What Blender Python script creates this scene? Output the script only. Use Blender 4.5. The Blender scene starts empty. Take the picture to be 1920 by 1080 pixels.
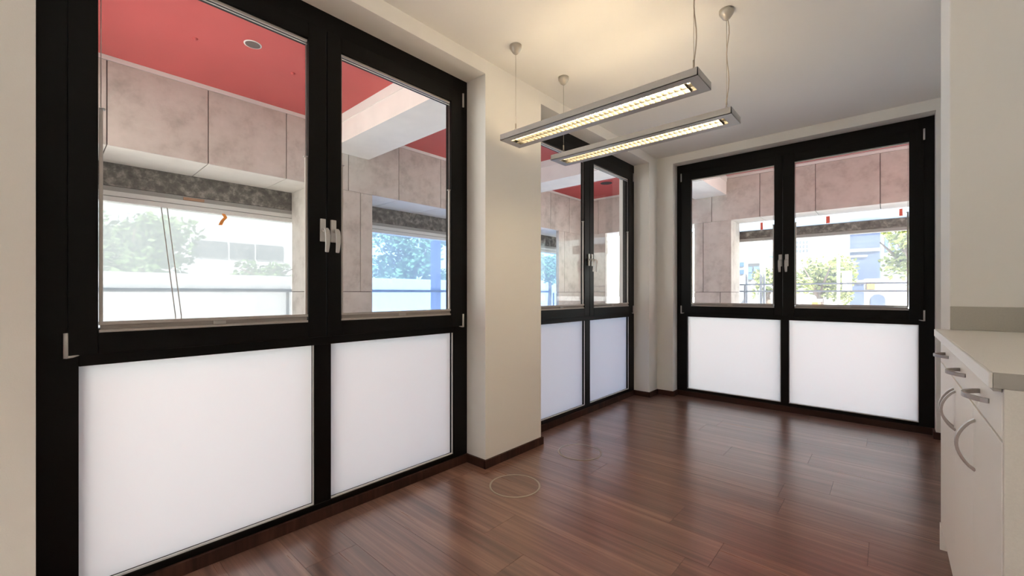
import bpy, bmesh, math, random
from mathutils import Vector, Matrix

# ------------------------------------------------------------------ camera, world, sun, exposure
SC = bpy.context.scene
COL = SC.collection
F, YAW, HY = 790.08, 0.7297, 549.71
CAM = Vector((1.8908, 0.0158, 1.1))
cam_d = bpy.data.cameras.new('camera')
cam = bpy.data.objects.new('camera', cam_d)
COL.objects.link(cam)
cam.location = CAM
cam.rotation_euler = (math.pi / 2, 0, YAW)
cam_d.sensor_width = 36
cam_d.lens = 36 * F / 1920
cam_d.shift_y = (HY - 540) / 1920
cam_d.clip_start = 0.02
cam_d.clip_end = 500
SC.camera = cam

world = bpy.data.worlds.new('sky')
SC.world = world
world.use_nodes = True
wn, wl = world.node_tree.nodes, world.node_tree.links
sky = wn.new('ShaderNodeTexSky')
sky.sky_type = 'NISHITA'
sky.sun_disc = False
sky.sun_elevation = math.radians(48)
sky.sun_rotation = math.radians(132)
sky.air_density = 1.3
sky.dust_density = 1.4
bg = wn['Background']
bg.inputs[1].default_value = 0.185
hsv = wn.new('ShaderNodeHueSaturation')
hsv.inputs['Saturation'].default_value = 0.55
wl.new(sky.outputs[0], hsv.inputs['Color'])
wl.new(hsv.outputs[0], bg.inputs[0])

sun_d = bpy.data.lights.new('sun', 'SUN')
sun_d.energy = 6.8
sun_d.angle = math.radians(0.6)
sun_d.color = (1.0, 0.98, 0.94)
sun = bpy.data.objects.new('sun', sun_d)
COL.objects.link(sun)
sun.rotation_euler = Vector((-0.50, 0.45, -0.75)).to_track_quat('-Z', 'Y').to_euler()

SC.view_settings.view_transform = 'Standard'
SC.view_settings.look = 'None'
SC.view_settings.gamma = 1
SC.view_settings.use_curve_mapping = False
SC.view_settings.exposure = 1.97
TUBE_STRENGTH = 23.0

random.seed(7)

# ------------------------------------------------------------------ pixel -> point (1920x1080 frame)
_c, _s = math.cos(YAW), math.sin(YAW)
def ray(u, v):
    a, b = (u - 960) / F, (HY - v) / F
    return Vector((-_s + _c * a, _c + _s * a, b))
def at_x(u, v, x):
    d = ray(u, v); return CAM + d * ((x - CAM.x) / d.x)
def at_y(u, v, y):
    d = ray(u, v); return CAM + d * ((y - CAM.y) / d.y)

# ------------------------------------------------------------------ materials
def new_mat(name):
    m = bpy.data.materials.new(name); m.use_nodes = True
    n, l = m.node_tree.nodes, m.node_tree.links
    return m, n, l, n['Principled BSDF']

def plain(name, col, rough=0.5, metal=0.0, spec=0.5, noise=0.0, scale=20, bump=0.0, bscale=200):
    m, n, l, b = new_mat(name)
    b.inputs['Base Color'].default_value = (*col, 1)
    b.inputs['Roughness'].default_value = rough
    b.inputs['Metallic'].default_value = metal
    b.inputs['Specular IOR Level'].default_value = spec
    tc = n.new('ShaderNodeTexCoord')
    if noise > 0:
        t = n.new('ShaderNodeTexNoise'); t.inputs['Scale'].default_value = scale; t.inputs['Detail'].default_value = 6
        l.new(tc.outputs['Object'], t.inputs['Vector'])
        r = n.new('ShaderNodeValToRGB')
        r.color_ramp.elements[0].position = 0.3; r.color_ramp.elements[1].position = 0.7
        r.color_ramp.elements[0].color = (*[c * (1 - noise) for c in col], 1)
        r.color_ramp.elements[1].color = (*[min(1, c * (1 + noise)) for c in col], 1)
        l.new(t.outputs['Fac'], r.inputs['Fac']); l.new(r.outputs['Color'], b.inputs['Base Color'])
    if bump > 0:
        t2 = n.new('ShaderNodeTexNoise'); t2.inputs['Scale'].default_value = bscale; t2.inputs['Detail'].default_value = 3
        l.new(tc.outputs['Object'], t2.inputs['Vector'])
        bp = n.new('ShaderNodeBump'); bp.inputs['Strength'].default_value = bump; bp.inputs['Distance'].default_value = 0.002
        l.new(t2.outputs['Fac'], bp.inputs['Height']); l.new(bp.outputs['Normal'], b.inputs['Normal'])
    return m

M = {}
M['wall'] = plain('wall_paint', (0.875, 0.853, 0.81), 0.85, spec=0.25, bump=0.15, bscale=260)
M['ceil'] = plain('ceiling_paint', (0.92, 0.905, 0.87), 0.9, spec=0.2, bump=0.2, bscale=180)
M['black'] = plain('black_window_profile', (0.0035, 0.0031, 0.0029), 0.40, spec=0.16)
M['gasket'] = plain('black_gasket', (0.006, 0.006, 0.006), 0.7, spec=0.3)
M['spacer'] = plain('aluminium_spacer', (0.62, 0.62, 0.62), 0.35, metal=0.6)
M['hardware'] = plain('silver_hardware', (0.60, 0.585, 0.565), 0.38, metal=0.25)
M['blind'] = plain('blind_fabric', (0.40, 0.365, 0.335), 0.75)
M['blindrail'] = plain('blind_rail', (0.50, 0.47, 0.44), 0.45, metal=0.2)
M['whitebead'] = plain('white_bead', (0.75, 0.75, 0.75), 0.4)
M['lampgrey'] = plain('lamp_grey_paint', (0.50, 0.485, 0.465), 0.42, metal=0.3)
M['louver'] = plain('louver_aluminium', (0.15, 0.145, 0.13), 0.32, metal=1.0)
M['cup'] = plain('canopy_cup', (0.47, 0.445, 0.40), 0.28, metal=0.45)
M['wire'] = plain('steel_wire', (0.42, 0.37, 0.31), 0.4, metal=0.5)
M['cord'] = plain('clear_cord', (0.50, 0.42, 0.34), 0.5)
M['laminate'] = plain('white_laminate', (0.90, 0.885, 0.86), 0.45, spec=0.4, noise=0.02, scale=400)
M['laminate_end'] = plain('laminate_end_panel', (0.74, 0.715, 0.66), 0.5, spec=0.35, noise=0.03, scale=300)
M['worktop'] = plain('worktop_laminate', (0.79, 0.765, 0.72), 0.4, spec=0.4, noise=0.05, scale=500)
M['worktop_edge'] = plain('worktop_front_edge', (0.74, 0.72, 0.69), 0.3, spec=0.5)
M['worktop_side'] = plain('worktop_side_edge', (0.40, 0.385, 0.35), 0.5)
M['splash'] = plain('backsplash_panel', (0.47, 0.445, 0.39), 0.5, noise=0.04, scale=300)
M['handle'] = plain('satin_handle', (0.44, 0.41, 0.40), 0.3, metal=0.7)
M['red'] = plain('red_soffit_paint', (0.60, 0.12, 0.115), 0.8, spec=0.2, noise=0.05, scale=3)
M['trimwhite'] = plain('cream_trim', (0.85, 0.83, 0.79), 0.7)
M['core'] = plain('concrete_core', (0.30, 0.26, 0.235), 0.9)
M['jointdark'] = plain('joint_backing', (0.16, 0.125, 0.115), 0.9)
M['beamwhite'] = plain('light_concrete', (0.90, 0.865, 0.815), 0.85, noise=0.05, scale=4)
M['white'] = plain('white_profile', (0.72, 0.71, 0.68), 0.5)
M['greyrail'] = plain('grey_profile', (0.36, 0.345, 0.32), 0.6)
M['railing'] = plain('railing_grey', (0.42, 0.43, 0.45), 0.5, metal=0.3)
M['ground'] = plain('pale_paving', (0.70, 0.68, 0.645), 0.9, noise=0.1, scale=0.6)
M['orange'] = plain('orange_tape', (0.75, 0.26, 0.03), 0.6)
M['redtape'] = plain('red_tape', (0.70, 0.10, 0.06), 0.6)
M['rust'] = plain('rust_plate', (0.42, 0.24, 0.15), 0.8)
M['bark'] = plain('bark', (0.12, 0.085, 0.06), 0.9, noise=0.3, scale=6)
M['leaf'] = plain('leaf_green', (0.20, 0.23, 0.055), 0.6, noise=0.35, scale=1.2)
M['leaf2'] = plain('leaf_dark_green', (0.13, 0.21, 0.07), 0.6, noise=0.35, scale=1.2)
M['bldgrey'] = plain('render_grey', (0.42, 0.42, 0.43), 0.8)
M['bldwhite'] = plain('render_white', (0.26, 0.265, 0.275), 0.8)
M['bldcream'] = plain('render_cream', (0.13, 0.124, 0.115), 0.8)
M['bldblue'] = plain('slate_blue_cladding', (0.035, 0.050, 0.095), 0.55, noise=0.1, scale=1.5)
M['bldslate'] = plain('render_slate_grey', (0.17, 0.18, 0.20), 0.8)
M['bldband'] = plain('facade_band', (0.13, 0.13, 0.13), 0.7)
M['winblue'] = plain('blue_window_glass', (0.05, 0.09, 0.19), 0.1, spec=0.8)
M['windark'] = plain('dark_window_glass', (0.06, 0.065, 0.075), 0.15, spec=0.7)
M['screen'] = plain('dark_spot', (0.05, 0.035, 0.035), 0.8)

def concrete(name, base, dark, light, scale=3.0):
    m, n, l, b = new_mat(name)
    b.inputs['Roughness'].default_value = 0.88
    b.inputs['Specular IOR Level'].default_value = 0.2
    tc = n.new('ShaderNodeTexCoord'); oi = n.new('ShaderNodeObjectInfo')
    ad = n.new('ShaderNodeVectorMath'); ad.operation = 'ADD'
    mu = n.new('ShaderNodeMath'); mu.operation = 'MULTIPLY'; mu.inputs[1].default_value = 40
    l.new(oi.outputs['Random'], mu.inputs[0])
    l.new(tc.outputs['Object'], ad.inputs[0]); l.new(mu.outputs[0], ad.inputs[1])
    t = n.new('ShaderNodeTexNoise'); t.inputs['Scale'].default_value = scale; t.inputs['Detail'].default_value = 9; t.inputs['Roughness'].default_value = 0.68
    l.new(ad.outputs[0], t.inputs['Vector'])
    r = n.new('ShaderNodeValToRGB'); e = r.color_ramp.elements
    e[0].position = 0.30; e[0].color = (*dark, 1); e[1].position = 0.72; e[1].color = (*light, 1)
    k = e.new(0.5); k.color = (*base, 1)
    l.new(t.outputs['Fac'], r.inputs['Fac']); l.new(r.outputs['Color'], b.inputs['Base Color'])
    t2 = n.new('ShaderNodeTexNoise'); t2.inputs['Scale'].default_value = 60; t2.inputs['Detail'].default_value = 4
    l.new(ad.outputs[0], t2.inputs['Vector'])
    bp = n.new('ShaderNodeBump'); bp.inputs['Strength'].default_value = 0.25; bp.inputs['Distance'].default_value = 0.004
    l.new(t2.outputs['Fac'], bp.inputs['Height']); l.new(bp.outputs['Normal'], b.inputs['Normal'])
    return m
M['concrete'] = concrete('cladding_concrete', (0.61, 0.565, 0.51), (0.45, 0.405, 0.36), (0.69, 0.64, 0.585), 4.5)
M['concrete_lit_under'] = concrete('cladding_concrete_lit_underside', (0.86, 0.80, 0.725), (0.80, 0.74, 0.67), (0.90, 0.845, 0.77), 4)  # lighter copy of the cladding, bounce light from the paving put into its colour
M['rough'] = concrete('rough_dark_concrete', (0.155, 0.14, 0.125), (0.07, 0.062, 0.058), (0.42, 0.385, 0.34), 13)

def glass_mat():
    m, n, l, b = new_mat('window_glass'); n.remove(b)
    out = n['Material Output']
    tr = n.new('ShaderNodeBsdfTransparent'); tr.inputs[0].default_value = (0.95, 0.965, 0.955, 1)
    gl = n.new('ShaderNodeBsdfGlossy'); gl.inputs['Roughness'].default_value = 0.01
    fr = n.new('ShaderNodeFresnel'); fr.inputs['IOR'].default_value = 1.42
    ge = n.new('ShaderNodeNewGeometry'); mr = n.new('ShaderNodeMapRange')     # both faces of the pane reflect as air to glass
    mr.inputs['To Min'].default_value = 1.36; mr.inputs['To Max'].default_value = 1 / 1.36
    l.new(ge.outputs['Backfacing'], mr.inputs['Value']); l.new(mr.outputs[0], fr.inputs['IOR'])
    mx = n.new('ShaderNodeMixShader')
    l.new(fr.outputs[0], mx.inputs[0]); l.new(tr.outputs[0], mx.inputs[1]); l.new(gl.outputs[0], mx.inputs[2])
    l.new(mx.outputs[0], out.inputs[0]); return m
M['glass'] = glass_mat()

def frosted_mat():
    m, n, l, b = new_mat('frosted_film'); n.remove(b)
    out = n['Material Output']
    tl = n.new('ShaderNodeBsdfTranslucent'); tl.inputs[0].default_value = (0.90, 0.925, 0.92, 1)
    df = n.new('ShaderNodeBsdfDiffuse'); df.inputs[0].default_value = (0.85, 0.85, 0.84, 1)
    tc = n.new('ShaderNodeTexCoord'); t = n.new('ShaderNodeTexNoise'); t.inputs['Scale'].default_value = 350
    l.new(tc.outputs['Object'], t.inputs['Vector'])
    r = n.new('ShaderNodeMapRange'); r.inputs['To Min'].default_value = 0.14; r.inputs['To Max'].default_value = 0.20
    l.new(t.outputs['Fac'], r.inputs['Value'])
    mx = n.new('ShaderNodeMixShader')
    l.new(r.outputs[0], mx.inputs[0]); l.new(tl.outputs[0], mx.inputs[1]); l.new(df.outputs[0], mx.inputs[2])
    l.new(mx.outputs[0], out.inputs[0]); return m
M['frosted'] = frosted_mat()

def sheet_mat(name, trans_col, tl_col, fac):
    m, n, l, b = new_mat(name); n.remove(b)
    out = n['Material Output']
    tr = n.new('ShaderNodeBsdfTransparent'); tr.inputs[0].default_value = (*trans_col, 1)
    tl = n.new('ShaderNodeBsdfTranslucent'); tl.inputs[0].default_value = (*tl_col, 1)
    tc = n.new('ShaderNodeTexCoord'); t = n.new('ShaderNodeTexNoise'); t.inputs['Scale'].default_value = 2.2; t.inputs['Detail'].default_value = 5
    l.new(tc.outputs['Object'], t.inputs['Vector'])
    r = n.new('ShaderNodeMapRange'); r.inputs['To Min'].default_value = fac - 0.08; r.inputs['To Max'].default_value = fac + 0.08
    l.new(t.outputs['Fac'], r.inputs['Value'])
    mx = n.new('ShaderNodeMixShader')
    l.new(r.outputs[0], mx.inputs[0]); l.new(tr.outputs[0], mx.inputs[1]); l.new(tl.outputs[0], mx.inputs[2])
    l.new(mx.outputs[0], out.inputs[0]); return m
M['sheet_white'] = sheet_mat('milky_plastic_sheet', (0.36, 0.36, 0.355), (0.42, 0.42, 0.41), 0.60)
M['sheet_blue'] = sheet_mat('blue_plastic_sheet', (0.27, 0.43, 0.76), (0.42, 0.55, 0.82), 0.30)
M['sheet_thin'] = sheet_mat('thin_clear_film', (0.95, 0.96, 0.97), (0.80, 0.84, 0.92), 0.14)
M['sheet_film'] = sheet_mat('pale_blue_film', (0.75, 0.85, 0.95), (0.82, 0.90, 1.0), 0.75)

def emit_mat(name, col, s):
    m, n, l, b = new_mat(name)
    b.inputs['Base Color'].default_value = (0.9, 0.88, 0.8, 1)
    b.inputs['Emission Color'].default_value = (*col, 1); b.inputs['Emission Strength'].default_value = s
    return m
M['tube'] = emit_mat('fluorescent_tube', (1.0, 0.77, 0.48), TUBE_STRENGTH)
M['tube_fill'] = emit_mat('fill_lamp_tube', (1.0, 0.94, 0.84), TUBE_STRENGTH * 3.5)  # stronger tubes for the added fill lamps behind the camera

def wood_mat(name, dark, mid, light, rough=0.3, spec=1.0, coat=0.55):
    m, n, l, b = new_mat(name)
    tc = n.new('ShaderNodeTexCoord'); oi = n.new('ShaderNodeObjectInfo')
    mu = n.new('ShaderNodeMath'); mu.operation = 'MULTIPLY'; mu.inputs[1].default_value = 37
    l.new(oi.outputs['Random'], mu.inputs[0])
    ad = n.new('ShaderNodeVectorMath'); ad.operation = 'ADD'
    l.new(tc.outputs['Object'], ad.inputs[0]); l.new(mu.outputs[0], ad.inputs[1])
    mp = n.new('ShaderNodeMapping'); mp.inputs['Scale'].default_value = (1.0, 55, 4)
    l.new(ad.outputs[0], mp.inputs['Vector'])
    t = n.new('ShaderNodeTexNoise'); t.inputs['Scale'].default_value = 1.0; t.inputs['Detail'].default_value = 7; t.inputs['Roughness'].default_value = 0.62
    l.new(mp.outputs[0], t.inputs['Vector'])
    mp2 = n.new('ShaderNodeMapping'); mp2.inputs['Scale'].default_value = (0.9, 15, 3); mp2.inputs['Location'].default_value = (3, 7, 1)
    l.new(ad.outputs[0], mp2.inputs['Vector'])
    tb = n.new('ShaderNodeTexNoise'); tb.inputs['Scale'].default_value = 1.0; tb.inputs['Detail'].default_value = 4
    l.new(mp2.outputs[0], tb.inputs['Vector'])
    mxf = n.new('ShaderNodeMath'); mxf.operation = 'MULTIPLY_ADD'; mxf.inputs[1].default_value = 0.5
    hlf = n.new('ShaderNodeMath'); hlf.operation = 'MULTIPLY'; hlf.inputs[1].default_value = 0.5
    l.new(tb.outputs['Fac'], hlf.inputs[0]); l.new(t.outputs['Fac'], mxf.inputs[0]); l.new(hlf.outputs[0], mxf.inputs[2])
    r = n.new('ShaderNodeValToRGB'); e = r.color_ramp.elements
    e[0].position = 0.36; e[0].color = (*dark, 1); e[1].position = 0.68; e[1].color = (*light, 1)
    k = e.new(0.5); k.color = (*mid, 1)
    l.new(mxf.outputs[0], r.inputs['Fac'])
    hs = n.new('ShaderNodeHueSaturation')
    mr = n.new('ShaderNodeMapRange'); mr.inputs['To Min'].default_value = 0.86; mr.inputs['To Max'].default_value = 1.14
    l.new(oi.outputs['Random'], mr.inputs['Value']); l.new(mr.outputs[0], hs.inputs['Value'])
    l.new(r.outputs['Color'], hs.inputs['Color']); l.new(hs.outputs['Color'], b.inputs['Base Color'])
    rr = n.new('ShaderNodeMapRange'); rr.inputs['To Min'].default_value = rough + 0.06; rr.inputs['To Max'].default_value = rough - 0.04
    l.new(t.outputs['Fac'], rr.inputs['Value']); l.new(rr.outputs[0], b.inputs['Roughness'])
    bp = n.new('ShaderNodeBump'); bp.inputs['Strength'].default_value = 0.03; bp.inputs['Distance'].default_value = 0.001
    l.new(t.outputs['Fac'], bp.inputs['Height']); l.new(bp.outputs['Normal'], b.inputs['Normal'])
    b.inputs['Specular IOR Level'].default_value = spec
    b.inputs['Coat Weight'].default_value = coat; b.inputs['Coat Roughness'].default_value = 0.22; b.inputs['Coat IOR'].default_value = 1.6
    return m
M['wood'] = wood_mat('walnut_floor', (0.100, 0.046, 0.034), (0.180, 0.090, 0.067), (0.34, 0.19, 0.135), 0.28)
M['basewood'] = wood_mat('dark_baseboard_wood', (0.022, 0.009, 0.006), (0.045, 0.017, 0.011), (0.08, 0.033, 0.022), 0.55, 0.25, 0.0)
M['subfloor'] = plain('floor_joint', (0.02, 0.01, 0.008), 0.8)

# ------------------------------------------------------------------ mesh helpers
def add_box(bm, x0, x1, y0, y1, z0, z1, mi=0):
    vs = [bm.verts.new((x, y, z)) for z in (z0, z1) for y in (y0, y1) for x in (x0, x1)]
    for f in ((0, 2, 3, 1), (4, 5, 7, 6), (0, 1, 5, 4), (2, 6, 7, 3), (0, 4, 6, 2), (1, 3, 7, 5)):
        fc = bm.faces.new([vs[i] for i in f]); fc.material_index = mi
def add_tube(bm, pts, r, n=8, caps=True):
    pts = [Vector(p) for p in pts]; rings = []
    rs = r if isinstance(r, (list, tuple)) else [r] * len(pts)
    prev = None
    for i, p in enumerate(pts):
        a = pts[max(i - 1, 0)]; b = pts[min(i + 1, len(pts) - 1)]
        t = (b - a).normalized()
        ref = prev if prev is not None else (Vector((0, 0, 1)) if abs(t.z) < 0.9 else Vector((1, 0, 0)))
        s = t.cross(ref).normalized(); q = s.cross(t).normalized(); prev = q
        rings.append([bm.verts.new(p + (s * math.cos(2 * math.pi * k / n) + q * math.sin(2 * math.pi * k / n)) * rs[i]) for k in range(n)])
    for i in range(len(rings) - 1):
        for k in range(n):
            f = bm.faces.new((rings[i][k], rings[i][(k + 1) % n], rings[i + 1][(k + 1) % n], rings[i + 1][k])); f.smooth = True
    if caps:
        bm.faces.new(rings[0][::-1]); bm.faces.new(rings[-1])
def add_lathe(bm, prof, n=24, c=(0, 0, 0)):
    rings = [[bm.verts.new((c[0] + r * math.cos(2 * math.pi * k / n), c[1] + r * math.sin(2 * math.pi * k / n), c[2] + z)) for k in range(n)] for r, z in prof]
    for i in range(len(rings) - 1):
        for k in range(n):
            f = bm.faces.new((rings[i][k], rings[i][(k + 1) % n], rings[i + 1][(k + 1) % n], rings[i + 1][k])); f.smooth = True
    bm.faces.new(rings[0][::-1]); bm.faces.new(rings[-1])
def add_strip(bm, pts, half, thick, axis):
    # a flat bar swept along pts (list of (Vector)); width along `axis`, thickness across
    axis = Vector(axis).normalized(); secs = []
    for i, p in enumerate(pts):
        t = (pts[min(i + 1, len(pts) - 1)] - pts[max(i - 1, 0)]).normalized()
        nn = t.cross(axis).normalized()
        h = half[i] if isinstance(half, (list, tuple)) else half
        secs.append([bm.verts.new(p + axis * h * a + nn * thick * b) for a, b in ((-1, -.5), (1, -.5), (1, .5), (-1, .5))])
    for i in range(len(secs) - 1):
        for k in range(4):
            bm.faces.new((secs[i][k], secs[i][(k + 1) % 4], secs[i + 1][(k + 1) % 4], secs[i + 1][k]))
    bm.faces.new(secs[0][::-1]); bm.faces.new(secs[-1])
def obj(name, bm, mats, parent=None, bevel=0.0, seg=2, loc=None):
    bmesh.ops.recalc_face_normals(bm, faces=bm.faces[:])
    me = bpy.data.meshes.new(name); bm.to_mesh(me); bm.free()
    for m in (mats if isinstance(mats, (list, tuple)) else [mats]):
        me.materials.append(M[m])
    o = bpy.data.objects.new(name, me); COL.objects.link(o)
    if parent is not None: o.parent = parent
    if loc is not None: o.location = loc
    if bevel > 0:
        md = o.modifiers.new('bevel', 'BEVEL'); md.width = bevel; md.segments = seg; md.limit_method = 'ANGLE'
    return o
def boxes(name, bl, mats, parent=None, bevel=0.0, loc=None):
    bm = bmesh.new()
    for b in bl: add_box(bm, *b)
    return obj(name, bm, mats, parent, bevel, loc=loc)
def tag(o, label, cat=None, group=None, kind=None):
    o['label'] = label
    if cat: o['category'] = cat
    if group: o['group'] = group
    if kind: o['kind'] = kind
    return o
def empty(name, loc, rz=0.0):
    o = bpy.data.objects.new(name, None); COL.objects.link(o); o.empty_display_size = 0.1
    o.location = loc; o.rotation_euler = (0, 0, rz); return o
def copy_tree(o, parent=None):
    c = o.copy(); COL.objects.link(c); c.parent = parent
    for ch in list(o.children): copy_tree(ch, c)
    return c

# ------------------------------------------------------------------ measures of the room
R1 = 0.171                 # depth of the window niche, left wall
D, R3 = 4.5157, 0.119      # back wall plane, niche depth
ZL, ZC, ZB = 2.4804, 2.5685, 0.0528
XO = -0.345                # outer face of the left wall
YO = 4.86                  # outer face of the back wall
XR, YR = 2.66, -2.9        # right wall and rear wall
ZS = 3.2                   # red soffit
OPEN = [(-2.425, -0.551), (0.005, 1.879), (2.446, 4.306)]
X3, X4 = 0.171, 2.156
XSTUB, YSTUB = 2.084, 2.600

# ------------------------------------------------------------------ walls, ceiling
bl, y = [], YR
for a, b in OPEN:
    bl.append((XO, 0, y, a, 0, ZS)); y = b
bl.append((XO, 0, y, D, 0, ZS))
for a, b in OPEN: bl.append((XO, 0, a, b, ZL, ZS))
tag(boxes('wall_left', bl, 'wall'), 'cream painted wall with tall window niches', 'wall', kind='structure')
tag(boxes('wall_back', [(XO, X3, D, YO, 0, ZS), (X4, 9.0, D, YO, 0, ZS), (X3, X4, D, YO, 2.4824, ZS)], 'wall'),
    'cream painted end wall around the far double window', 'wall', kind='structure')
tag(boxes('wall_right', [(XR, XR + .3, YR, D, 0, ZS)], 'wall'), 'cream wall behind the kitchen counter', 'wall', kind='structure')
tag(boxes('wall_rear', [(XO, XR + .3, YR - .3, YR, 0, ZS)], 'wall'), 'cream wall closing the near end of the room', 'wall', kind='structure')
tag(boxes('wall_stub', [(XSTUB, XR, YSTUB, 3.008, 0, ZC)], 'wall', bevel=0.004), 'short cream wall projecting beside the counter with a bright edge', 'wall', kind='structure')
tag(boxes('ceiling', [(0, XR, YR, D, ZC, ZC + .08)], 'ceil'), 'off-white plastered ceiling', 'ceiling', kind='structure')

# ------------------------------------------------------------------ floor with its planks
floor = tag(boxes('floor', [(XO, XR + .3, YR - .3, YO, -.20, -.013)], 'subfloor'), 'dark walnut plank floor', 'floor', kind='structure')
PW = 0.2165
plank_cache = {}
known = {0: .152, 7: 1.826, 10: 1.65, 12: 1.50}
for k in range(-16, 18):
    ya, yb = 0.721 + PW * k, 0.721 + PW * (k + 1)
    yb = min(yb, 4.62); ya = max(ya, YR)
    L = 1.29
    off = known.get(k, random.uniform(0, L)) % L
    x = XO + (off - XO) % L - L
    while x < XR:
        a, b = max(x, XO + .17), min(x + L, XR)
        if b - a > 0.02:
            key = (round(b - a, 3), round(yb - ya, 3))
            if key not in plank_cache:
                w, h = b - a - .0012, yb - ya - .0012
                bm = bmesh.new(); add_box(bm, -w / 2, w / 2, -h / 2, h / 2, -.012, 0)
                o = obj('plank', bm, 'wood', floor); plank_cache[key] = o.data
            else:
                o = bpy.data.objects.new('plank', plank_cache[key]); COL.objects.link(o); o.parent = floor
            o.location = ((a + b) / 2, (ya + yb) / 2, 0)
        x += L

# ------------------------------------------------------------------ baseboards
T = 0.015
bl = []
y = YR
for i, (a, b) in enumerate(OPEN):
    bl.append((0, T, y, a + T, 0, ZB))                       # pier face
    bl.append((-R1 + T, T - .0002, a, a + T, 0, ZB - .0002)) # left jamb of the niche
    bl.append((-R1, -R1 + T, a, b, 0, ZB))                   # below the frame
    bl.append((-R1 + T, T - .0002, b - T, b, 0, ZB - .0002)) # right jamb
    y = b - T
bl.append((0, T, y, D, 0, ZB))
tag(boxes('baseboard_left', bl, 'basewood', bevel=.0015), 'dark brown wooden baseboard along the window wall', 'baseboard', kind='structure')
bl = [(T, X3 + T, D - T, D, 0, ZB), (X3, X3 + T, D, D + R3, 0, ZB - .0002), (X3, X4, D + R3 - T, D + R3, 0, ZB),
      (X4 - T, X4, D, D + R3, 0, ZB - .0002), (X4 - T, XR, D - T, D, 0, ZB)]
tag(boxes('baseboard_back', bl, 'basewood', bevel=.0015), 'dark brown wooden baseboard along the far window', 'baseboard', kind='structure')

# ------------------------------------------------------------------ windows
def frame_ring(bm, a, b, za, zb, c, d, zc, zd, y0, y1):
    add_box(bm, a, c, y0, y1, za, zb); add_box(bm, d, b, y0, y1, za, zb)
    add_box(bm, c, d, y0, y1, za, zc); add_box(bm, c, d, y0, y1, zd, zb)
Z_T0, Z_T1 = 0.849, 0.975          # transom
G0, G1 = 0.962, 2.308              # glass of the sashes
S0, S1 = 0.888, 2.385              # sash outer
def handle_mesh(parent, uc, yf):
    bm = bmesh.new()
    add_box(bm, uc - .0135, uc + .0135, yf - .011, yf, 1.350, 1.460)
    add_tube(bm, [(uc, yf, 1.405), (uc, yf - .03, 1.405)], .009, 10)
    pts = [Vector((uc, yf - .024, 1.407)), Vector((uc, yf - .040, 1.409)), Vector((uc, yf - .052, 1.398)), Vector((uc, yf - .058, 1.375)),
           Vector((uc, yf - .058, 1.345)), Vector((uc, yf - .054, 1.318)), Vector((uc, yf - .049, 1.296))]
    add_strip(bm, pts, [.009, .0105, .0115, .0115, .011, .0095, .008], .010, (1, 0, 0))
    return obj('window_handle', bm, 'hardware', parent, bevel=.003)
def window(name, loc, rz, W, lites, sashes, glasses, handles, hinges, label, u0=0.0):
    root = tag(empty(name, loc, rz), label, 'window', kind='structure')
    (l0, l1), (m0, m1) = lites
    bm = bmesh.new()
    add_box(bm, u0, l0, 0, .075, 0, ZL); add_box(bm, m1, W, 0, .075, 0, ZL)
    add_box(bm, l0, m1, 0, .075, 0, .079); add_box(bm, l0, m1, 0, .075, Z_T0, Z_T1); add_box(bm, l0, m1, 0, .075, 2.315, ZL)
    add_box(bm, l1, m0, 0, .075, .079, Z_T0)
    obj('frame', bm, 'black', root, bevel=.0012, seg=1)
    for (a, b) in lites:
        bm = bmesh.new(); add_box(bm, a + .001, b - .001, .034, .040, .080, Z_T0 - .001)
        bm.faces.ensure_lookup_table()
        for f in bm.faces:
            f.material_index = 0 if f.calc_center_median().y < .0345 else 1
        fp = obj('frosted_pane', bm, ['frosted', 'glass'], root); fp['label'] = 'milky frosted lower pane'
        boxes('glazing_bead', [(a, b - .0065, .006, .012, .0792, .0868), (b - .006, b - .001, .006, .012, .0792, Z_T0 - .001)], 'whitebead', root)
    for i, ((a, b), (c, d), hu) in enumerate(zip(sashes, glasses, handles)):
        bm = bmesh.new(); frame_ring(bm, a, b, S0, S1, c, d, G0, G1, -.013, .03)
        s = obj('sash', bm, 'black', root, bevel=.0025, seg=2)
        boxes('glass_pane', [(c - .003, d + .003, .012, .018, G0 - .003, G1 + .003)], 'glass', s)
        handle_mesh(s, hu, -.013)
        for z0, z1 in ((2.30, 2.386), (0.882, 0.966)):
            hb = bmesh.new(); hu2 = hinges[i]
            add_tube(hb, [(hu2, -.016, z0), (hu2, -.016, z1)], .0062, 10)
            if z0 < 1:
                sg = 1 if i == 0 else -1
                add_tube(hb, [(hu2, -.016, z0 + .003), (hu2 + sg * .016, -.014, z0 + .004), (hu2 + sg * .034, -.010, z0 + .008)], [.0045, .004, .0015], 8)
            obj('hinge', hb, 'hardware', s)
    return root
L1 = dict(W=1.874, lites=((.097, .890), (.970, 1.758)), sashes=((.070, .9425), (.9455, 1.819)), glasses=((.144, .857), (1.017, 1.730)),
          handles=(.921, .973), hinges=(.066, 1.826))
L3 = dict(W=1.985, lites=((.108, .965), (1.029, 1.896)), sashes=((.052, .9805), (.9835, 1.923)), glasses=((.152, .914), (1.074, 1.840)),
          handles=(.965, 1.016), hinges=(.050, 1.926))
window('window_1', (-R1, .005, 0), math.pi / 2, label='large black framed window with two casements, nearest on the left wall', **L1)
window('window_2', (-R1, 2.435, 0), math.pi / 2, label='black framed window beyond the cream pillar, partly hidden by it', u0=.011, **{**L1, 'W': 1.871})
window('window_3', (X3, D + R3, 0), 0, label='wide black framed window in the end wall', **L3)
window('window_4', (-R1, -2.425, 0), math.pi / 2, label='black framed window behind the viewpoint', **L1)

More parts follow.
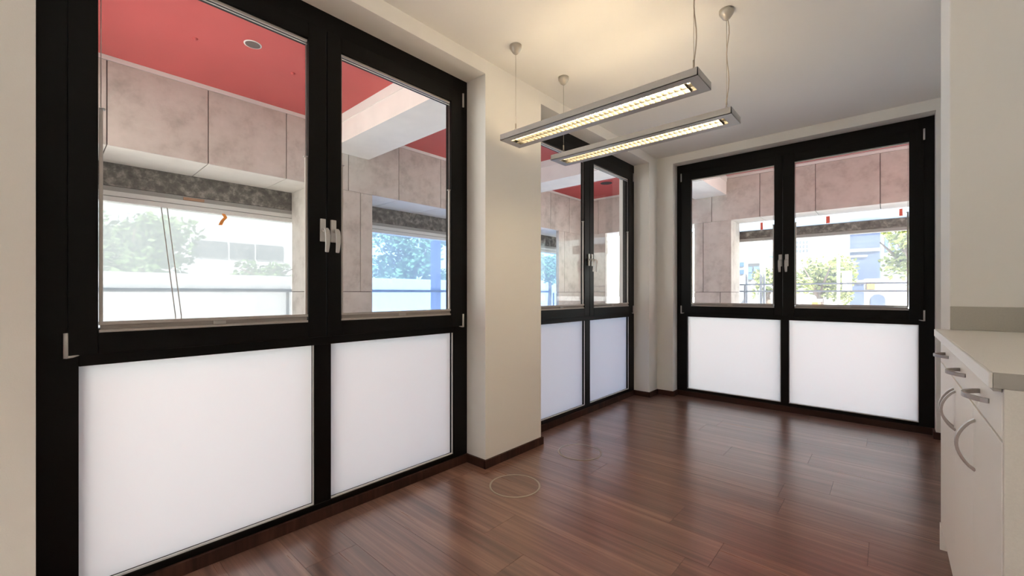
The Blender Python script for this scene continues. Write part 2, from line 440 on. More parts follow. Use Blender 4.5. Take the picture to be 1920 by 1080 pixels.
# pleated blinds, gathered at the bottom of every casement
def blind(loc, rz, c, d, label):
    root = tag(empty('pleated_blind', loc, rz), label, 'blind', 'gathered pleated blinds in the casements')
    cx = (c + d) / 2; w = (d - c) / 2 - .0015
    root.location = Vector(loc) + Matrix.Rotation(rz, 3, 'Z') @ Vector((cx, 0, 0))
    y0, y1 = -.010, .009
    boxes('lower_rail', [(-w, w, y0, y1, G0 + .0005, G0 + .010)], 'blindrail', root, bevel=.001)
    bm = bmesh.new()
    for k in range(6):
        z = G0 + .0105 + k * .0026
        add_box(bm, -w + .004, w - .004, y0 + .002 + (k % 2) * .002, y1 - .001, z, z + .0022)
    obj('pleated_fabric', bm, 'blind', root)
    boxes('upper_rail', [(-w, w, y0, y1, G0 + .0265, G0 + .038)], 'blindrail', root, bevel=.001)
    boxes('pull_tab', [(-.022, .022, y0 - .004, y0 + .001, G0 + .012, G0 + .026)], 'lampgrey', root, bevel=.001)
    boxes('head_rail', [(-w, w, .0, .009, G1 - .012, G1 - .001)], 'blindrail', root, bevel=.001)
    boxes('upper_cord_guide', [(-w, w, .003, .006, G1 - .024, G1 - .020)], 'whitebead', root)
    for s in (-1, 1):
        boxes('guide_rail', [(min(s * (w - .001), s * (w - .011)), max(s * (w - .001), s * (w - .011)), -.006, .006, G0 + .038, 1.745)], 'blindrail', root, bevel=.001)
        boxes('tension_hook', [(min(s * (w - .001), s * (w - .017)), max(s * (w - .001), s * (w - .017)), -.009, .008, 1.745, 1.750)], 'lampgrey', root)
        bm = bmesh.new(); add_tube(bm, [(s * (w - .006), .001, 1.75), (s * (w - .006), .001, G1 - .012)], .0014, 6)
        obj('cord', bm, 'blindrail', root)
for nm, loc, rz, L in (('nearest window', (-R1, .005, 0), math.pi / 2, L1), ('half hidden window', (-R1, 2.435, 0), math.pi / 2, L1),
                       ('end wall window', (X3, D + R3, 0), 0, L3)):
    for side, (c, d) in zip(('left', 'right'), L['glasses']):
        blind(loc, rz, c, d, f'gathered grey pleated blind in the {side} casement of the {nm}')

# ------------------------------------------------------------------ pendant lamps
def lamp(yc, label, xoff=0.0, tube='tube', sy=.019):
    x0, x1, zb, zt, hw = .195 + xoff, 1.308 + xoff, 1.993, 2.028, .087
    root = tag(empty('pendant_lamp', ((x0 + x1) / 2, yc, zb)), label, 'lamp', 'slim office pendant lamps')
    hl = (x1 - x0) / 2; t = .003; ix, iy = hl - .045, .045; h = zt - zb
    bm = bmesh.new()
    add_box(bm, -hl, hl, -hw, -hw + t, 0, h); add_box(bm, -hl, hl, hw - t, hw, 0, h)
    add_box(bm, -hl, -hl + t, -hw, hw, 0, h); add_box(bm, hl - t, hl, -hw, hw, 0, h)
    add_box(bm, -hl, hl, -hw, -iy, .0002, .004); add_box(bm, -hl, hl, iy, hw, .0002, .004)
    add_box(bm, -hl, -ix, -iy, iy, .0002, .004); add_box(bm, ix, hl, -iy, iy, .0002, .004)
    sx = .40                                 # cover plate with a central uplight slot
    add_box(bm, -hl + t, hl - t, -hw + t, -sy, h - .003, h - .0005); add_box(bm, -hl + t, hl - t, sy, hw - t, h - .003, h - .0005)
    add_box(bm, -hl + t, -sx, -sy, sy, h - .003, h - .0005); add_box(bm, sx, hl - t, -sy, sy, h - .003, h - .0005)
    obj('housing', bm, 'lampgrey', root)
    bm = bmesh.new()
    n = 38
    for k in range(n + 1):
        x = -ix + 2 * ix * k / n
        add_box(bm, x - .0007, x + .0007, -iy, iy, .001, .0185)
    for yy in (-iy + .0006, 0, iy - .0006): add_box(bm, -ix, ix, yy - .001, yy + .001, .0012, .0183)
    lv = obj('louver', bm, 'louver', root)
    for yy in (-.022, .022):
        bm = bmesh.new(); add_tube(bm, [(-ix + .03, yy, .0258), (ix - .03, yy, .0258)], .0062, 10)
        obj('fluorescent_tube', bm, tube, root)
        for e in (-1, 1):
            bm = bmesh.new(); add_tube(bm, [(e * (ix - .001), yy, .0258), (e * (ix - .0295), yy, .0258)], .0066, 10)
            obj('tube_socket', bm, 'lampgrey', root)
    for s in (-1, 1):
        wx = s * (hl - .045); zc = ZC - zb
        bm = bmesh.new()
        add_lathe(bm, [(.007, -.052), (.018, -.044), (.030, -.026), (.0355, -.016), (.036, 0)], 24, (wx, 0, zc))
        cup = obj('ceiling_cup', bm, 'cup', root)
        bm = bmesh.new(); add_tube(bm, [(wx, 0, h + .055), (wx, 0, zc - .05)], .0011, 6); obj('suspension_wire', bm, 'wire', root)
        bm = bmesh.new()
        add_tube(bm, [(wx, 0, h + .05), (wx, 0, h + .078)], .0042, 8)
        for q in (-1, 1): add_tube(bm, [(wx, 0, h + .052), (wx, q * .035, h + .012), (wx, q * (hw - .003), h - .004)], .0011, 6)
        obj('wire_clip', bm, 'wire', root)
        if s == 1:
            bm = bmesh.new()
            add_tube(bm, [(wx + .006 + .006 * math.sin(k * .9), .004 * math.sin(k * 1.3), zc - .05 + (h - .005 - zc + .05) * k / 14) for k in range(15)], .0026, 6)
            obj('power_cord', bm, 'cord', root)
lamp(1.895, 'slim silver pendant lamp with bright louvers, nearer of the two')
lamp(2.388, 'slim silver pendant lamp with bright louvers, farther, towards the end window')
lamp(-0.85, 'unseen slim pendant lamp added as fill light behind the viewpoint, nearest of three', .80, 'tube_fill', .012)  # unseen lamps from here on, added to light walls and counter from behind
lamp(-1.35, 'unseen slim pendant lamp added as fill light behind the viewpoint, second of three', .80, 'tube_fill', .012)
lamp(-2.20, 'unseen slim pendant lamp added as fill light behind the viewpoint, last of three', .80, 'tube_fill', .012)

# ------------------------------------------------------------------ round floor outlets
for (x, y, r), lab in (((.297, 1.822, .146), 'round flush floor outlet cover beside the cream pillar corner, nearer one'),
                       ((.294, 2.505, .150), 'round flush floor outlet cover past the pillar, farther one')):
    root = tag(empty('floor_outlet', (x, y, 0)), lab, 'floor outlet', 'round floor outlet covers')
    bm = bmesh.new(); n = 48
    prof = [(r, 0), (r, .0022), (r - .002, .003), (r - .009, .003), (r - .010, .0018), (r - .010, 0)]
    rings = [[bm.verts.new((a * math.cos(2 * math.pi * k / n), a * math.sin(2 * math.pi * k / n), z)) for k in range(n)] for a, z in prof]
    for i in range(len(rings)):
        for k in range(n):
            bm.faces.new((rings[i][k], rings[i][(k + 1) % n], rings[(i + 1) % len(rings)][(k + 1) % n], rings[(i + 1) % len(rings)][k]))
    obj('metal_ring', bm, 'wire', root)
    bm = bmesh.new(); add_lathe(bm, [(r - .0105, .0002), (r - .0105, .0018), (r - .012, .0022)], 48)
    obj('wood_insert', bm, 'wood', root)

# ------------------------------------------------------------------ kitchen counter
ZT = .945; XF = 2.037; XD = 2.056; YN = 1.258
YS = 2.344
units = [(YN + .0, 1.655, 'near'), (1.655, 2.062, 'middle'), (2.062, YSTUB - .02, 'far')]
def bow(bm, p0, p1, out, w=.0055, t=.007):
    p0, p1 = Vector(p0), Vector(p1); n = 14; pts = []
    for k in range(n + 1):
        s = k / n; q = p0.lerp(p1, s) + Vector((-out * math.sin(math.pi * s) ** .75, 0, 0)); pts.append(q)
    axis = (p1 - p0).cross(Vector((1, 0, 0)))
    add_strip(bm, pts, w, t, axis)
labs = {'near': 'white base cabinet with drawer and door at the near end of the counter',
        'middle': 'white base cabinet in the middle of the counter, handles in a pair with its neighbour',
        'far': 'white base cabinet at the far end of the counter against the short wall'}
for a, b, nm in units:
    root = tag(empty('base_cabinet', (XD, (a + b) / 2, 0)), labs[nm], 'cabinet', 'white base cabinets')
    hw = (b - a) / 2
    ea = .016 if nm == 'near' else 0
    boxes('carcass', [(.0195, XR - XD - .01, -hw + .0005 + ea, hw - .0005, .117, .905)], 'laminate', root)
    if nm == 'near':
        ep = boxes('end_panel', [(.001, XR - XD - .01, -hw + .0005, -hw + ea - .0005, 0, .9136)], 'laminate_end', root, bevel=.0008)
        ep['label'] = 'beige end panel facing the room'
    dr = boxes('drawer_front', [(0, .018, -hw + .0015 + ea, hw - .0015, .812, .905)], 'laminate', root, bevel=.0012)
    do = boxes('door', [(0, .018, -hw + .0015 + ea, hw - .0015, .118, .806)], 'laminate', root, bevel=.0012)
    hm = .02 if nm == 'near' else 0
    bm = bmesh.new(); bow(bm, (0, -.066 + hm, .862), (0, .066 + hm, .862), .034); obj('handle', bm, 'handle', dr, bevel=.001)
    hy = (hw - .04) if nm != 'far' else (-hw + .03)
    if nm == 'middle': hy = hw - .022
    bm = bmesh.new(); bow(bm, (0, hy, .645), (0, hy, .775), .034); obj('handle', bm, 'handle', do, bevel=.001)
    boxes('plinth', [(.05, .066, -hw + .0005 + ea, hw - .0005, 0, .116)], 'laminate', root)
tag(boxes('plinth_return', [(.0, .03, 0, .012, 0, .113)], 'laminate', loc=(XD - .002, YSTUB - .013, 0)), 'small white plinth end piece on the floor under the far cabinet', 'plinth')
ct = tag(empty('countertop', (XF, YN, ZT - .031)), 'beige laminate countertop with bright white front edge', 'countertop')
boxes('slab', [(.006, XR - XF - .003, .004, YS - YN - .0006, 0, .031)], 'worktop', ct, bevel=.0015)
boxes('filler_slab', [(.006, XR - XF - .003, YS - YN + .0006, YSTUB - YN - .0005, 0, .031)], 'worktop', ct, bevel=.001)
boxes('front_edge', [(0, .0058, 0, YS - YN - .0006, -.0, .0308), (0, .0058, YS - YN + .0006, YSTUB - YN - .0005, 0, .0308)], 'worktop_edge', ct, bevel=.002)
boxes('side_edge', [(.006, XR - XF - .003, 0, .0038, 0, .0308)], 'worktop_side', ct, bevel=.001)
boxes('drip_nose', [(.0062, .0175, 0.004, YSTUB - YN - .001, -.006, -.0004)], 'worktop_side', ct)
tag(boxes('backsplash', [(XSTUB + .001, XR - .002, YSTUB - .006, YSTUB - .0005, ZT + .0005, 1.044)], 'splash', bevel=.001), 'plain grey-beige backsplash strip above the countertop', 'backsplash')

# ------------------------------------------------------------------ arcade outside
XA, YA = -3.247, 8.231          # inner faces of the outer beams
XB, YB = -3.92, 8.80            # their outer faces
ZBM = 2.41
tag(boxes('soffit', [(XA + .001, XO, YR, YB, ZS, ZS + .06), (XO, 9.0, YO, YB, ZS, ZS + .06)], 'red'), 'red painted soffit of the arcade outside', 'soffit', kind='structure')
tag(boxes('sun_block_slab', [(XB, 9.0, YR - .3, YB, ZS + .061, ZS + .6)], 'core'), 'unseen concrete slab above the arcade, added to block the sun', 'slab', kind='structure')  # unseen mass put in to block sun, thickness and right end shape its shadow
tag(boxes('pavement', [(-110, 110, -60, 150, -.40, -.21)], 'ground'), 'pale paving outside the windows', 'pavement', kind='structure')

panel_cache = {}
def panel(parent, name, x0, x1, y0, y1, z0, z1, mat):
    dims = (round(x1 - x0, 4), round(y1 - y0, 4), round(z1 - z0, 4), mat)
    if dims not in panel_cache:
        a, b, c = dims[0] / 2, dims[1] / 2, dims[2] / 2
        bm = bmesh.new(); add_box(bm, -a, a, -b, b, -c, c); o = obj(name, bm, mat, parent); panel_cache[dims] = o.data
    else:
        o = bpy.data.objects.new(name, panel_cache[dims]); COL.objects.link(o); o.parent = parent
    o.location = ((x0 + x1) / 2, (y0 + y1) / 2, (z0 + z1) / 2)
    return o
G = .0045
# left beam
bl_ = tag(boxes('arcade_beam_left', [(XB + .012, XA - .014, YR, YB - .012, ZBM + .012, ZS - .001)], 'jointdark'), 'concrete clad outer beam of the arcade, seen through the left windows', 'beam', kind='structure')
js = [.404 + .7425 * k for k in range(-4, 9)] + [6.942, 7.615, YA]
for a, b in zip(js[:-1], js[1:]):
    panel(bl_, 'cladding_panel', XA - .014, XA, a + G, b - G, ZBM, 3.154, 'concrete')
    panel(bl_, 'underside_panel', XB, XA - .0145, a + G, b - G, ZBM - .001, ZBM + .0118, 'concrete_lit_under')
boxes('cream_trim', [(XA - .013, XA + .004, YR, YA + .003, 3.158, ZS - .001)], 'trimwhite', bl_)
# far beam
bf = tag(boxes('arcade_beam_back', [(XA - .014, 9.0, YA + .014, YB - .012, ZBM + .012, ZS - .001)], 'jointdark'), 'concrete clad outer beam of the arcade, seen through the end window', 'beam', kind='structure')
js = [XA, -2.90] + [-.535 + .777 * k for k in range(-2, 13)]
for a, b in zip(js[:-1], js[1:]):
    panel(bf, 'cladding_panel', a + G, b - G, YA, YA + .014, ZBM, 3.154, 'concrete')
    panel(bf, 'underside_panel', a + G, b - G, YA + .0145, YB, ZBM - .001, ZBM + .0118, 'concrete_lit_under')
boxes('cream_trim', [(XA + .0045, 9.0, YA - .004, YA + .013, 3.158, ZS - .001)], 'trimwhite', bf)
# cross beams
def cross_beam(name, x0, x1, y0, y1, label):
    o = tag(boxes(name, [(x0, x1, y0, y1, 2.865, ZS - .0005)], 'beamwhite'), label, 'beam', kind='structure')
    if x1 - x0 > y1 - y0:
        boxes('cream_trim', [(x0, x1, y0 - .008, y0 - .0004, 3.10, ZS - .001), (x0, x1, y1 + .0004, y1 + .008, 3.10, ZS - .001)], 'trimwhite', o)
    else:
        boxes('cream_trim', [(x0 - .008, x0 - .0004, y0, y1, 3.10, ZS - .001), (x1 + .0004, x1 + .008, y0, y1, 3.10, ZS - .001)], 'trimwhite', o)
cross_beam('cross_beam', XA + .005, XO, 2.370, 2.908, 'pale cross beam under the red soffit outside the nearest window')
cross_beam('cross_beam', XA + .005, XO, 5.345, 5.865, 'pale cross beam under the red soffit outside the half hidden window')
cross_beam('cross_beam', -.830, -.283, YO, YA - .005, 'pale cross beam outside the end window, at its upper left')
cross_beam('cross_beam', XA + .005, XO, -.60, -.062, 'pale cross beam under the red soffit behind the viewpoint')

def column_left(y0, y1, vj, label, xb=XB):
    c = tag(boxes('arcade_column', [(xb + .012, XA - .014, y0 + .014, y1 - .014, -.21, ZBM - .002)], 'jointdark'), label, 'column', kind='structure')
    panel(c, 'cladding_panel', XA - .014, XA, y0, y1, -.21, 1.12 - G, 'concrete')
    ys = [y0] + list(vj) + [y1]
    for i, (a, b) in enumerate(zip(ys[:-1], ys[1:])):
        panel(c, 'cladding_panel', XA - .014, XA, a + (G if i else 0), b - (G if i < len(ys) - 2 else 0), 1.12 + G, ZBM - .003, 'concrete')
    for s0, s1 in ((y0, y0 + .0138), (y1 - .0138, y1)):
        panel(c, 'side_panel', xb, XA - .0145, s0, s1, -.21, 1.12 - G, 'concrete')
        panel(c, 'side_panel', xb, XA - .0145, s0, s1, 1.12 + G, ZBM - .003, 'concrete')
    return c
column_left(2.20, 2.963, [2.796], 'concrete clad column outside the nearest window')
column_left(5.17, 5.933, [5.77], 'concrete clad column outside, behind the cream pillar')
column_left(-.77, -.007, [-.174], 'concrete clad column outside behind the viewpoint')
cc = column_left(7.23, YA, [7.434], 'concrete clad corner column outside the half hidden window', xb=XA - .07)
panel(cc, 'cladding_panel', XA + .001, -2.789 - G, YA, YA + .014, -.21, 1.12 - G, 'concrete')
panel(cc, 'cladding_panel', -2.789 + G, -2.723, YA, YA + .014, -.21, 1.12 - G, 'concrete')
panel(cc, 'cladding_panel', XA + .001, -2.723, YA, YA + .014, 1.12 + G, ZBM - .003, 'concrete')
panel(cc, 'side_panel', XA + .001, -2.723, YA + .0145, YA + .07, -.21, ZBM - .003, 'concrete')
c3 = tag(boxes('arcade_column', [(-.843 + .014, -.207 - .014, YA + .014, YB - .012, -.21, ZBM - .002)], 'jointdark'), 'concrete clad column outside the left casement of the end window', 'column', kind='structure')
panel(c3, 'cladding_panel', -.843, -.389 - G, YA, YA + .014, -.21, 1.12 - G, 'concrete')
panel(c3, 'cladding_panel', -.389 + G, -.207, YA, YA + .014, -.21, 1.12 - G, 'concrete')
panel(c3, 'cladding_panel', -.843, -.684 - G, YA, YA + .014, 1.12 + G, ZBM - .003, 'concrete')
panel(c3, 'cladding_panel', -.684 + G, -.207, YA, YA + .014, 1.12 + G, ZBM - .003, 'concrete')
for s0, s1 in ((-.843, -.843 + .0138), (-.207 - .0138, -.207)):
    panel(c3, 'side_panel', s0, s1, YA + .0145, YB, -.21, 1.12 - G, 'concrete')
    panel(c3, 'side_panel', s0, s1, YA + .0145, YB, 1.12 + G, ZBM - .003, 'concrete')

# rough lintels and shutter rails behind the beams
tag(boxes('stone_lintel', [(XB - .20, XB - .001, YR, 10.5, 2.18, ZBM + .15)], 'rough'), 'rough dark concrete lintel behind the left arcade beam', 'lintel', kind='structure')
sr = tag(empty('shutter_rail', (XB - .03, 2.7, 2.02)), 'pale grey shutter rail below the rough lintel on the left', 'rail', kind='structure')
boxes('upper_profile', [(-.10, .010, -5.5, 7.6, .110, .159)], 'greyrail', sr)
boxes('middle_profile', [(-.10, .022, -5.5, 7.6, .060, .109)], 'white', sr)
boxes('lower_profile', [(-.10, .034, -5.5, 7.6, .004, .052)], 'white', sr)
boxes('shadow_gap', [(-.10, .006, -5.5, 7.6, .052, .060)], 'greyrail', sr)
tag(boxes('stone_lintel', [(-.75, 3.6, YB + .02, YB + .22, 2.12, 2.268)], 'rough'), 'rough dark beam under the blue film outside the end window', 'lintel', kind='structure')
tag(boxes('shutter_rail', [(-.75, 3.6, YB + .03, YB + .15, 2.068, 2.119)], 'greyrail'), 'thin grey rail below the rough beam outside the end window', 'rail', kind='structure')

# sheets
def sheet(name, horizontal, a0, a1, p, z0, z1, mat, label, cat, amp=.012):
    bm = bmesh.new(); n, mm = 40, 6; g = []
    for j in range(mm + 1):
        row = []
        for i in range(n + 1):
            a = a0 + (a1 - a0) * i / n; z = z0 + (z1 - z0) * j / mm
            off = amp * math.sin(i * 1.1 + j * .4) * (1 - j / mm * .6)
            row.append(bm.verts.new((a, p + off, z) if horizontal else (p + off, a, z)))
        g.append(row)
    for j in range(mm):
        for i in range(n):
            f = bm.faces.new((g[j][i], g[j][i + 1], g[j + 1][i + 1], g[j + 1][i])); f.smooth = True
    return tag(obj(name, bm, mat), label, cat)
sheet('plastic_sheet', False, -.02, 2.21, XB - .05, -.2, 2.03, 'sheet_white', 'milky white plastic sheet hung in the opening outside the left casement', 'sheet')
sheet('plastic_sheet', False, 2.95, 5.18, XB - .05, -.2, 2.03, 'sheet_blue', 'blue tinted plastic sheet in the opening right of the near column', 'sheet')
sheet('plastic_sheet', False, 5.92, 10.4, XB - .05, -.2, 2.03, 'sheet_blue', 'blue tinted plastic sheet seen through the half hidden window', 'sheet')
sheet('plastic_film', True, -.70, 3.4, YB + .008, 2.255, 2.412, 'sheet_film', 'strip of crinkled pale blue film under the beam outside the end window', 'film', .004)
sheet('plastic_sheet', True, -.20, 3.4, YB + .28, -.2, 2.05, 'sheet_thin', 'thin hazy clear film across the opening outside the end window', 'sheet', .006)
# tapes and small fittings
bm = bmesh.new(); add_strip(bm, [at_x(u, v, XB + .03) for u, v in ((419, 401), (423, 408), (417, 414), (413, 422))], .018, .002, (0, 1, 0))
tag(obj('orange_tape', bm, 'orange'), 'small loose orange tape hanging from the rail', 'tape')
for u0, u1, v0, v1, lab in ((1426, 1430.5, 417, 431, 'red tape strip on the blue film, leftmost'), (1549, 1556, 405, 419, 'red tape strip on the blue film, middle one'),
                            (1686, 1692.5, 391, 405, 'red tape strip on the blue film, rightmost')):
    p, q = at_y(u0, v1, YB), at_y(u1, v0, YB)
    tag(boxes('red_tape', [(p.x, q.x, YB - .006, YB - .002, p.z, q.z)], 'redtape'), lab, 'tape', 'red tape strips on the film')
p, q = at_x(344, 376, XB - .01), at_x(383, 371, XB - .01)
tag(boxes('rust_plate', [(XB - .018, XB - .006, p.y, q.y, 2.135, 2.166)], 'rust'), 'rusty brown flat plate on the grey rail', 'plate')
# soffit fittings
bm = bmesh.new(); add_lathe(bm, [(.058, -.004), (.066, -.003), (.066, -.0002)], 28)
dl = tag(obj('soffit_downlight', bm, 'trimwhite', loc=(-2.11, 1.208, ZS)), 'round recessed downlight in the red soffit', 'downlight')
bm = bmesh.new(); add_lathe(bm, [(.05, -.0058), (.056, -.0055), (.056, -.0042)], 28); obj('dark_lens', bm, 'jointdark', dl)
for (x, y), lab in (((-2.371, .864), 'small round bolt cap in the red soffit left of the downlight'), ((-2.348, 1.618), 'small round bolt cap in the red soffit right of the downlight')):
    bm = bmesh.new(); add_lathe(bm, [(.006, -.016), (.012, -.012), (.020, -.003), (.020, -.0002)], 16)
    tag(obj('soffit_bolt', bm, 'red', loc=(x, y, ZS)), lab, 'bolt', 'bolt caps in the soffit')
bm = bmesh.new(); add_lathe(bm, [(.10, -.004), (.11, -.003), (.11, -.0002)], 28)
tag(obj('soffit_downlight', bm, 'screen', loc=(-2.13, 7.21, ZS)), 'dark round recess in the red soffit through the half hidden window', 'downlight')

# guard rails in the openings
def tube_obj(name, pts, r, mat, parent=None, n=8):
    bm = bmesh.new(); add_tube(bm, pts, r, n); return obj(name, bm, mat, parent)
gr = tag(empty('guard_rail', (XB - .14, 2.6, -.21)), 'grey guard rail across the left arcade openings', 'railing')
tube_obj('top_bar', [(0, -3.5, 1.345), (0, 5.4, 1.345)], .021, 'railing', gr)
for yy in (-2.4, -.4, 2.58, 5.55): tube_obj('post', [(0, yy, 0), (0, yy, 1.322)], .02, 'railing', gr)
gr = tag(empty('guard_rail', (1.0, YB + .35, -.21)), 'grey guard rail with two bars outside the end window', 'railing')
tube_obj('top_bar', [(-1.3, 0, 1.475), (2.6, 0, 1.475)], .014, 'railing', gr)
tube_obj('lower_bar', [(-1.3, 0, 1.345), (2.6, 0, 1.345)], .014, 'railing', gr)
for xx in (-1.2, 1.57, 2.5): tube_obj('post', [(xx, 0, 0), (xx, 0, 1.46)], .018, 'railing', gr)

# ------------------------------------------------------------------ street: buildings, trees, posts
GZ = -.21
def building(name, u0, u1, vt, plane, axis, depth, mat, label, windows=(), winmat='windark', bands=()):
    f = at_y if axis == 'y' else at_x
    p, q = f(u0, 540, plane), f(u1, 540, plane); zt = f((u0 + u1) / 2, vt, plane).z
    if axis == 'y':
        cx, cy, hw = (p.x + q.x) / 2, plane, abs(q.x - p.x) / 2; rz = 0
    else:
        cx, cy, hw = plane, (p.y + q.y) / 2, abs(q.y - p.y) / 2; rz = math.pi / 2
    root = tag(empty(name, (cx, cy, GZ), rz), label, 'building')
    boxes('wall', [(-hw, hw, 0, depth, 0, zt - GZ)], mat, root)
    for (a0, a1, b0, b1) in windows:     # fractions across, pixel rows
        z0, z1 = f((u0 + u1) / 2, b1, plane).z - GZ, f((u0 + u1) / 2, b0, plane).z - GZ
        x0, x1 = -hw + 2 * hw * a0, -hw + 2 * hw * a1
        boxes('window', [(x0, x1, -.08, .04, z0, z1)], winmat, root)
    for (a0, a1, b0, b1, m2) in bands:
        z0, z1 = f((u0 + u1) / 2, b1, plane).z - GZ, f((u0 + u1) / 2, b0, plane).z - GZ
        boxes('facade_band', [(-hw + 2 * hw * a0, -hw + 2 * hw * a1, -.14, .03, z0, z1)], m2, root)
    return root
building('tower_block', 1593, 1650, 330, 45, 'y', 8, 'bldblue', 'slate blue tower block between the two trees', bands=((0, 1, 466, 472, 'bldband'), (0, .6, 478, 482, 'bldband'), (.0, .5, 525, 531, 'bldband')))
building('office_building', 1653, 1790, 395, 62, 'y', 8, 'bldslate', 'pale grey building behind the right tree', windows=((.05, .1, 440, 470), (.15, .2, 440, 470), (.25, .3, 440, 470)), winmat='winblue')
building('high_rise', 1478, 1530, 449, 85, 'y', 10, 'bldwhite', 'white high-rise with rows of windows behind the left tree',
         windows=[(a, a + .06, b, b + 5) for a in (.30, .42, .54, .66) for b in (452, 460, 468)])
wr = building('arched_wall', 1620, 1676, 522, 34, 'y', 1.0, 'bldcream', 'beige wall with an archway and orange sign, right of the tower')
p, q = at_y(1626, 542, 34), at_y(1640, 530, 34)
boxes('orange_sign', [(p.x - wr.location.x, q.x - wr.location.x, -.10, -.01, p.z - GZ, q.z - GZ)], 'orange', wr)
p, q = at_y(1632, 552, 34), at_y(1660, 552, 34); cxw = (p.x + q.x) / 2 - wr.location.x; rw = (q.x - p.x) / 2
bm = bmesh.new(); vs0, vs1 = [], []
prof = [(-rw, 0), (rw, 0)] + [(rw * math.cos(t * math.pi / 12), p.z - GZ - rw + rw * math.sin(t * math.pi / 12)) for t in range(13)]
for a, z in prof: vs0.append(bm.verts.new((cxw + a, -.05, z))); vs1.append(bm.verts.new((cxw + a, .02, z)))
bm.faces.new(vs0); bm.faces.new(vs1[::-1])
for i in range(len(prof)): bm.faces.new((vs0[i], vs1[i], vs1[(i + 1) % len(prof)], vs0[(i + 1) % len(prof)]))
obj('archway', bm, 'bldblue', wr)
building('balcony_house', 1398, 1427, 478, 27, 'y', 6, 'bldcream', 'cream house with blue windows seen left of the end window mullion',
         windows=((.05, .45, 500, 511), (.05, .45, 512, 524), (.55, .9, 500, 520)), winmat='winblue', bands=((0, 1, 480, 494, 'bldwhite'),))
building('glass_office', 1430, 1475, 472, 42, 'y', 6, 'bldslate', 'grey office with blue glazing left of the end window mullion',
         windows=((.08, .24, 480, 492), (.28, .44, 480, 492), (.48, .64, 480, 492)), winmat='winblue')
building('row_house', 1380, 1399, 484, 34, 'y', 6, 'bldwhite', 'small white building beside the concrete column', windows=((.3, .8, 492, 500), (.3, .8, 506, 514)), winmat='winblue')
building('warehouse', 305, 560, 420, -24, 'x', 8, 'bldgrey', 'grey flat building faint behind the milky sheet', windows=((.18, .42, 455, 484), (.44, .62, 455, 484), (.64, .86, 455, 484)))
building('blue_house', 690, 738, 474, -30, 'x', 8, 'bldgrey', 'low building behind the blue sheet, left of the tree')
building('garden_shed', 1010, 1044, 488, -26, 'x', 6, 'bldgrey', 'low building through the half hidden window', windows=((.5, .8, 500, 515),))
building('low_wall', 560, 900, 522, -11.5, 'x', .4, 'bldgrey', 'low pale wall beyond the blue sheet')
building('long_wall', 60, 590, 512, -13, 'x', .4, 'bldgrey', 'low pale wall beyond the milky sheet')

def tree(c, rx, rz, label, mat, n=2600, leaf=.30, seed=1):
    rnd = random.Random(seed)
    root = tag(empty('tree', (c.x, c.y, GZ)), label, 'tree')
    cz = c.z - GZ
    bm = bmesh.new()
    add_tube(bm, [(0, 0, 0), (.05, .03, cz * .5), (0, 0, cz)], [.16, .13, .05], 8)
    for k in range(6):
        a = k * 1.05
        add_tube(bm, [(0, 0, cz - rz * .6), (rx * .35 * math.cos(a), rx * .35 * math.sin(a), cz - rz * .05), (rx * .65 * math.cos(a), rx * .65 * math.sin(a), cz + rz * .35)], [.08, .05, .02], 6)
    obj('trunk', bm, 'bark', root)
    blobs = [(Vector((rnd.uniform(-.6, .6) * rx, rnd.uniform(-.6, .6) * rx, rnd.uniform(-.62, .62) * rz)), rnd.uniform(.28, .46)) for _ in range(16)]
    bm = bmesh.new()
    for k in range(n):
        bc, br = rnd.choice(blobs)
        d = Vector((rnd.gauss(0, 1), rnd.gauss(0, 1), rnd.gauss(0, 1))).normalized() * (rnd.random() ** .4)
        p = bc + Vector((d.x * br * rx, d.y * br * rx, d.z * br * rz)) + Vector((0, 0, cz))
        u = Vector((rnd.gauss(0, 1), rnd.gauss(0, 1), rnd.gauss(0, .5))).normalized(); w = u.cross(Vector((rnd.gauss(0, 1), rnd.gauss(0, 1), rnd.gauss(0, 1)))).normalized()
        s = leaf * rnd.uniform(.5, 1.1)
        bm.faces.new([bm.verts.new(p + u * s * .5), bm.verts.new(p + w * s * .28), bm.verts.new(p - u * s * .5), bm.verts.new(p - w * s * .28)])
    me = bpy.data.meshes.new('foliage'); bm.to_mesh(me); bm.free(); me.materials.append(M[mat])
    o = bpy.data.objects.new('foliage', me); COL.objects.link(o); o.parent = root; o['kind'] = 'stuff'
    return root
tree(at_y(1535, 522, 22), 1.42, 1.32, 'round bright green tree left of the tower block', 'leaf', 4200, .20, 2)
tree(at_y(1722, 478, 17), 1.30, 1.25, 'bright green tree right of the tower block', 'leaf', 3600, .19, 3)
tree(at_y(1438, 536, 24), .72, .95, 'small yellow-green tree left of the end window mullion', 'leaf', 1600, .24, 4)
tree(at_x(770, 487, -15), 2.2, 1.7, 'leafy tree behind the blue sheet', 'leaf2', 3600, .30, 5)
tree(at_x(240, 470, -16), 2.3, 1.5, 'broad dark tree faint behind the milky sheet', 'leaf2', 3000, .32, 6)
tree(at_x(500, 512, -18), 1.6, .6, 'low bush faint behind the milky sheet', 'leaf2', 1200, .26, 8)
tree(at_x(1030, 500, -18), 2.0, 1.6, 'tree through the half hidden window', 'leaf2', 2000, .30, 9)

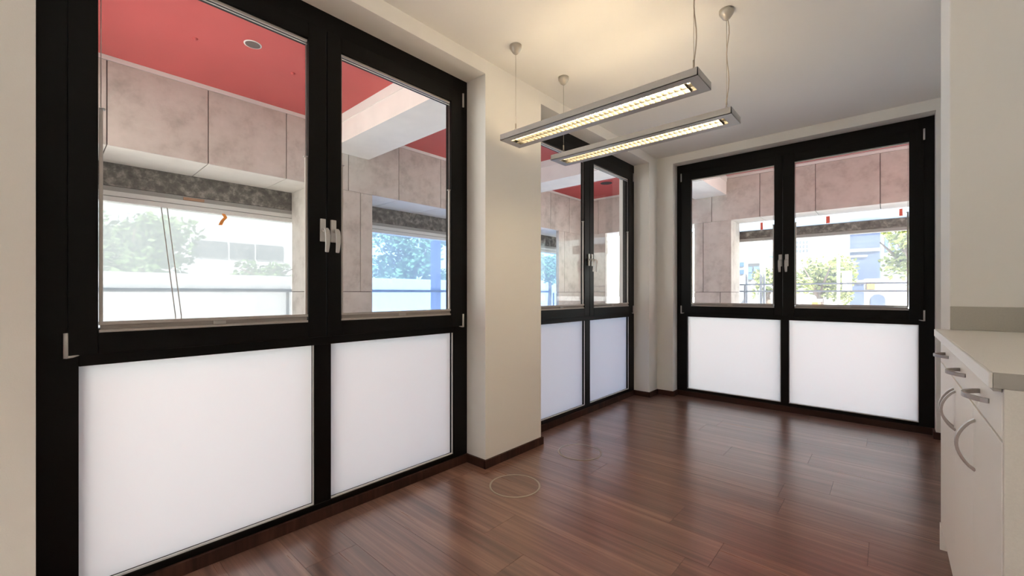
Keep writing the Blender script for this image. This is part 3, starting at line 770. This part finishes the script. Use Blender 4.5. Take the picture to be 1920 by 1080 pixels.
# street lamp, kiosk, posts, hoops
def upright(name, u, vt, y, r, label, cat, mat='white', arm=0, group=None):
    p = at_y(u, vt, y); root = tag(empty(name, (p.x, y, GZ)), label, cat, group)
    tube_obj('pole', [(0, 0, 0), (0, 0, p.z - GZ)], r, mat, root)
    return root, p.z - GZ
sl, h = upright('street_lamp', 1572, 482, 18, .045, 'slim white street lamp in front of the left tree', 'street lamp')
boxes('lamp_head', [(-.20, .03, -.06, .06, h, h + .05)], 'white', sl)
boxes('banner', [(.10, .36, -.02, .0, h - 1.15, h - .48)], 'white', sl)
tube_obj('banner_arm', [(0, 0, h - .5), (.30, 0, h - .5)], .012, 'white', sl)
p, q = at_y(1497, 561, 20), at_y(1536, 561, 20)
ks = tag(empty('kiosk', ((p.x + q.x) / 2, 20, GZ)), 'small white kiosk with an orange side at the foot of the left tree', 'kiosk')
hw = (q.x - p.x) / 2; hz = p.z - GZ
boxes('body', [(-hw * .85, hw * .3, 0, 1.0, 0, hz - .10)], 'white', ks); boxes('orange_side', [(hw * .3, hw * .85, 0, 1.0, 0, hz - .10)], 'orange', ks)
boxes('roof', [(-hw, hw, -.15, 1.15, hz - .10, hz)], 'white', ks)
for u, lab in ((1400, 'grey scaffold post next to the concrete column'), (1427, 'grey scaffold post midway between concrete column and end window mullion'), (1433, 'thin grey scaffold post closest to the end window mullion')):
    upright('scaffold_post', u, 400, 10.2, .025, lab, 'post', 'railing', group='scaffold posts')
for u0, u1, lab in ((1384, 1419, 'grey bicycle hoop beside the concrete column'), (1424, 1452, 'grey bicycle hoop near the end window mullion')):
    p, q = at_y(u0, 535, 11.5), at_y(u1, 535, 11.5); cx, r = (p.x + q.x) / 2, (q.x - p.x) / 2; h = p.z
    pts = [(-r, 0, 0)] + [(-r * math.cos(t * math.pi / 12), 0, h - GZ - r + r * math.sin(t * math.pi / 12)) for t in range(13)] + [(r, 0, 0)]
    bh = tag(tube_obj('bicycle_hoop', pts, .022, 'railing'), lab, 'bicycle hoop', 'bicycle hoops'); bh.location = (cx, 11.5, GZ)
p, q = at_x(812, 452, -8.5), at_x(822, 452, -8.5)
tag(boxes('upright_post', [(-.12, .12, -(q.y - p.y) / 2, (q.y - p.y) / 2, 0, p.z - GZ)], 'bldblue', loc=(-8.5, (p.y + q.y) / 2, GZ)), 'slim upright post behind the blue sheet, right of the tree', 'post')
for u0, u1, lab in ((302, 329, 'left one of two thin parallel ropes on the milky sheet'), (313, 340, 'right one of two thin parallel ropes on the milky sheet')):
    a, b = at_x(u0, 386, XB - .02), at_x(u1, 592, XB - .02)
    tag(tube_obj('rope', [a, a.lerp(b, .5), b, (b.x, b.y + .01, GZ + .02)], .005, 'greyrail'), lab, 'rope', 'thin ropes on the sheet')
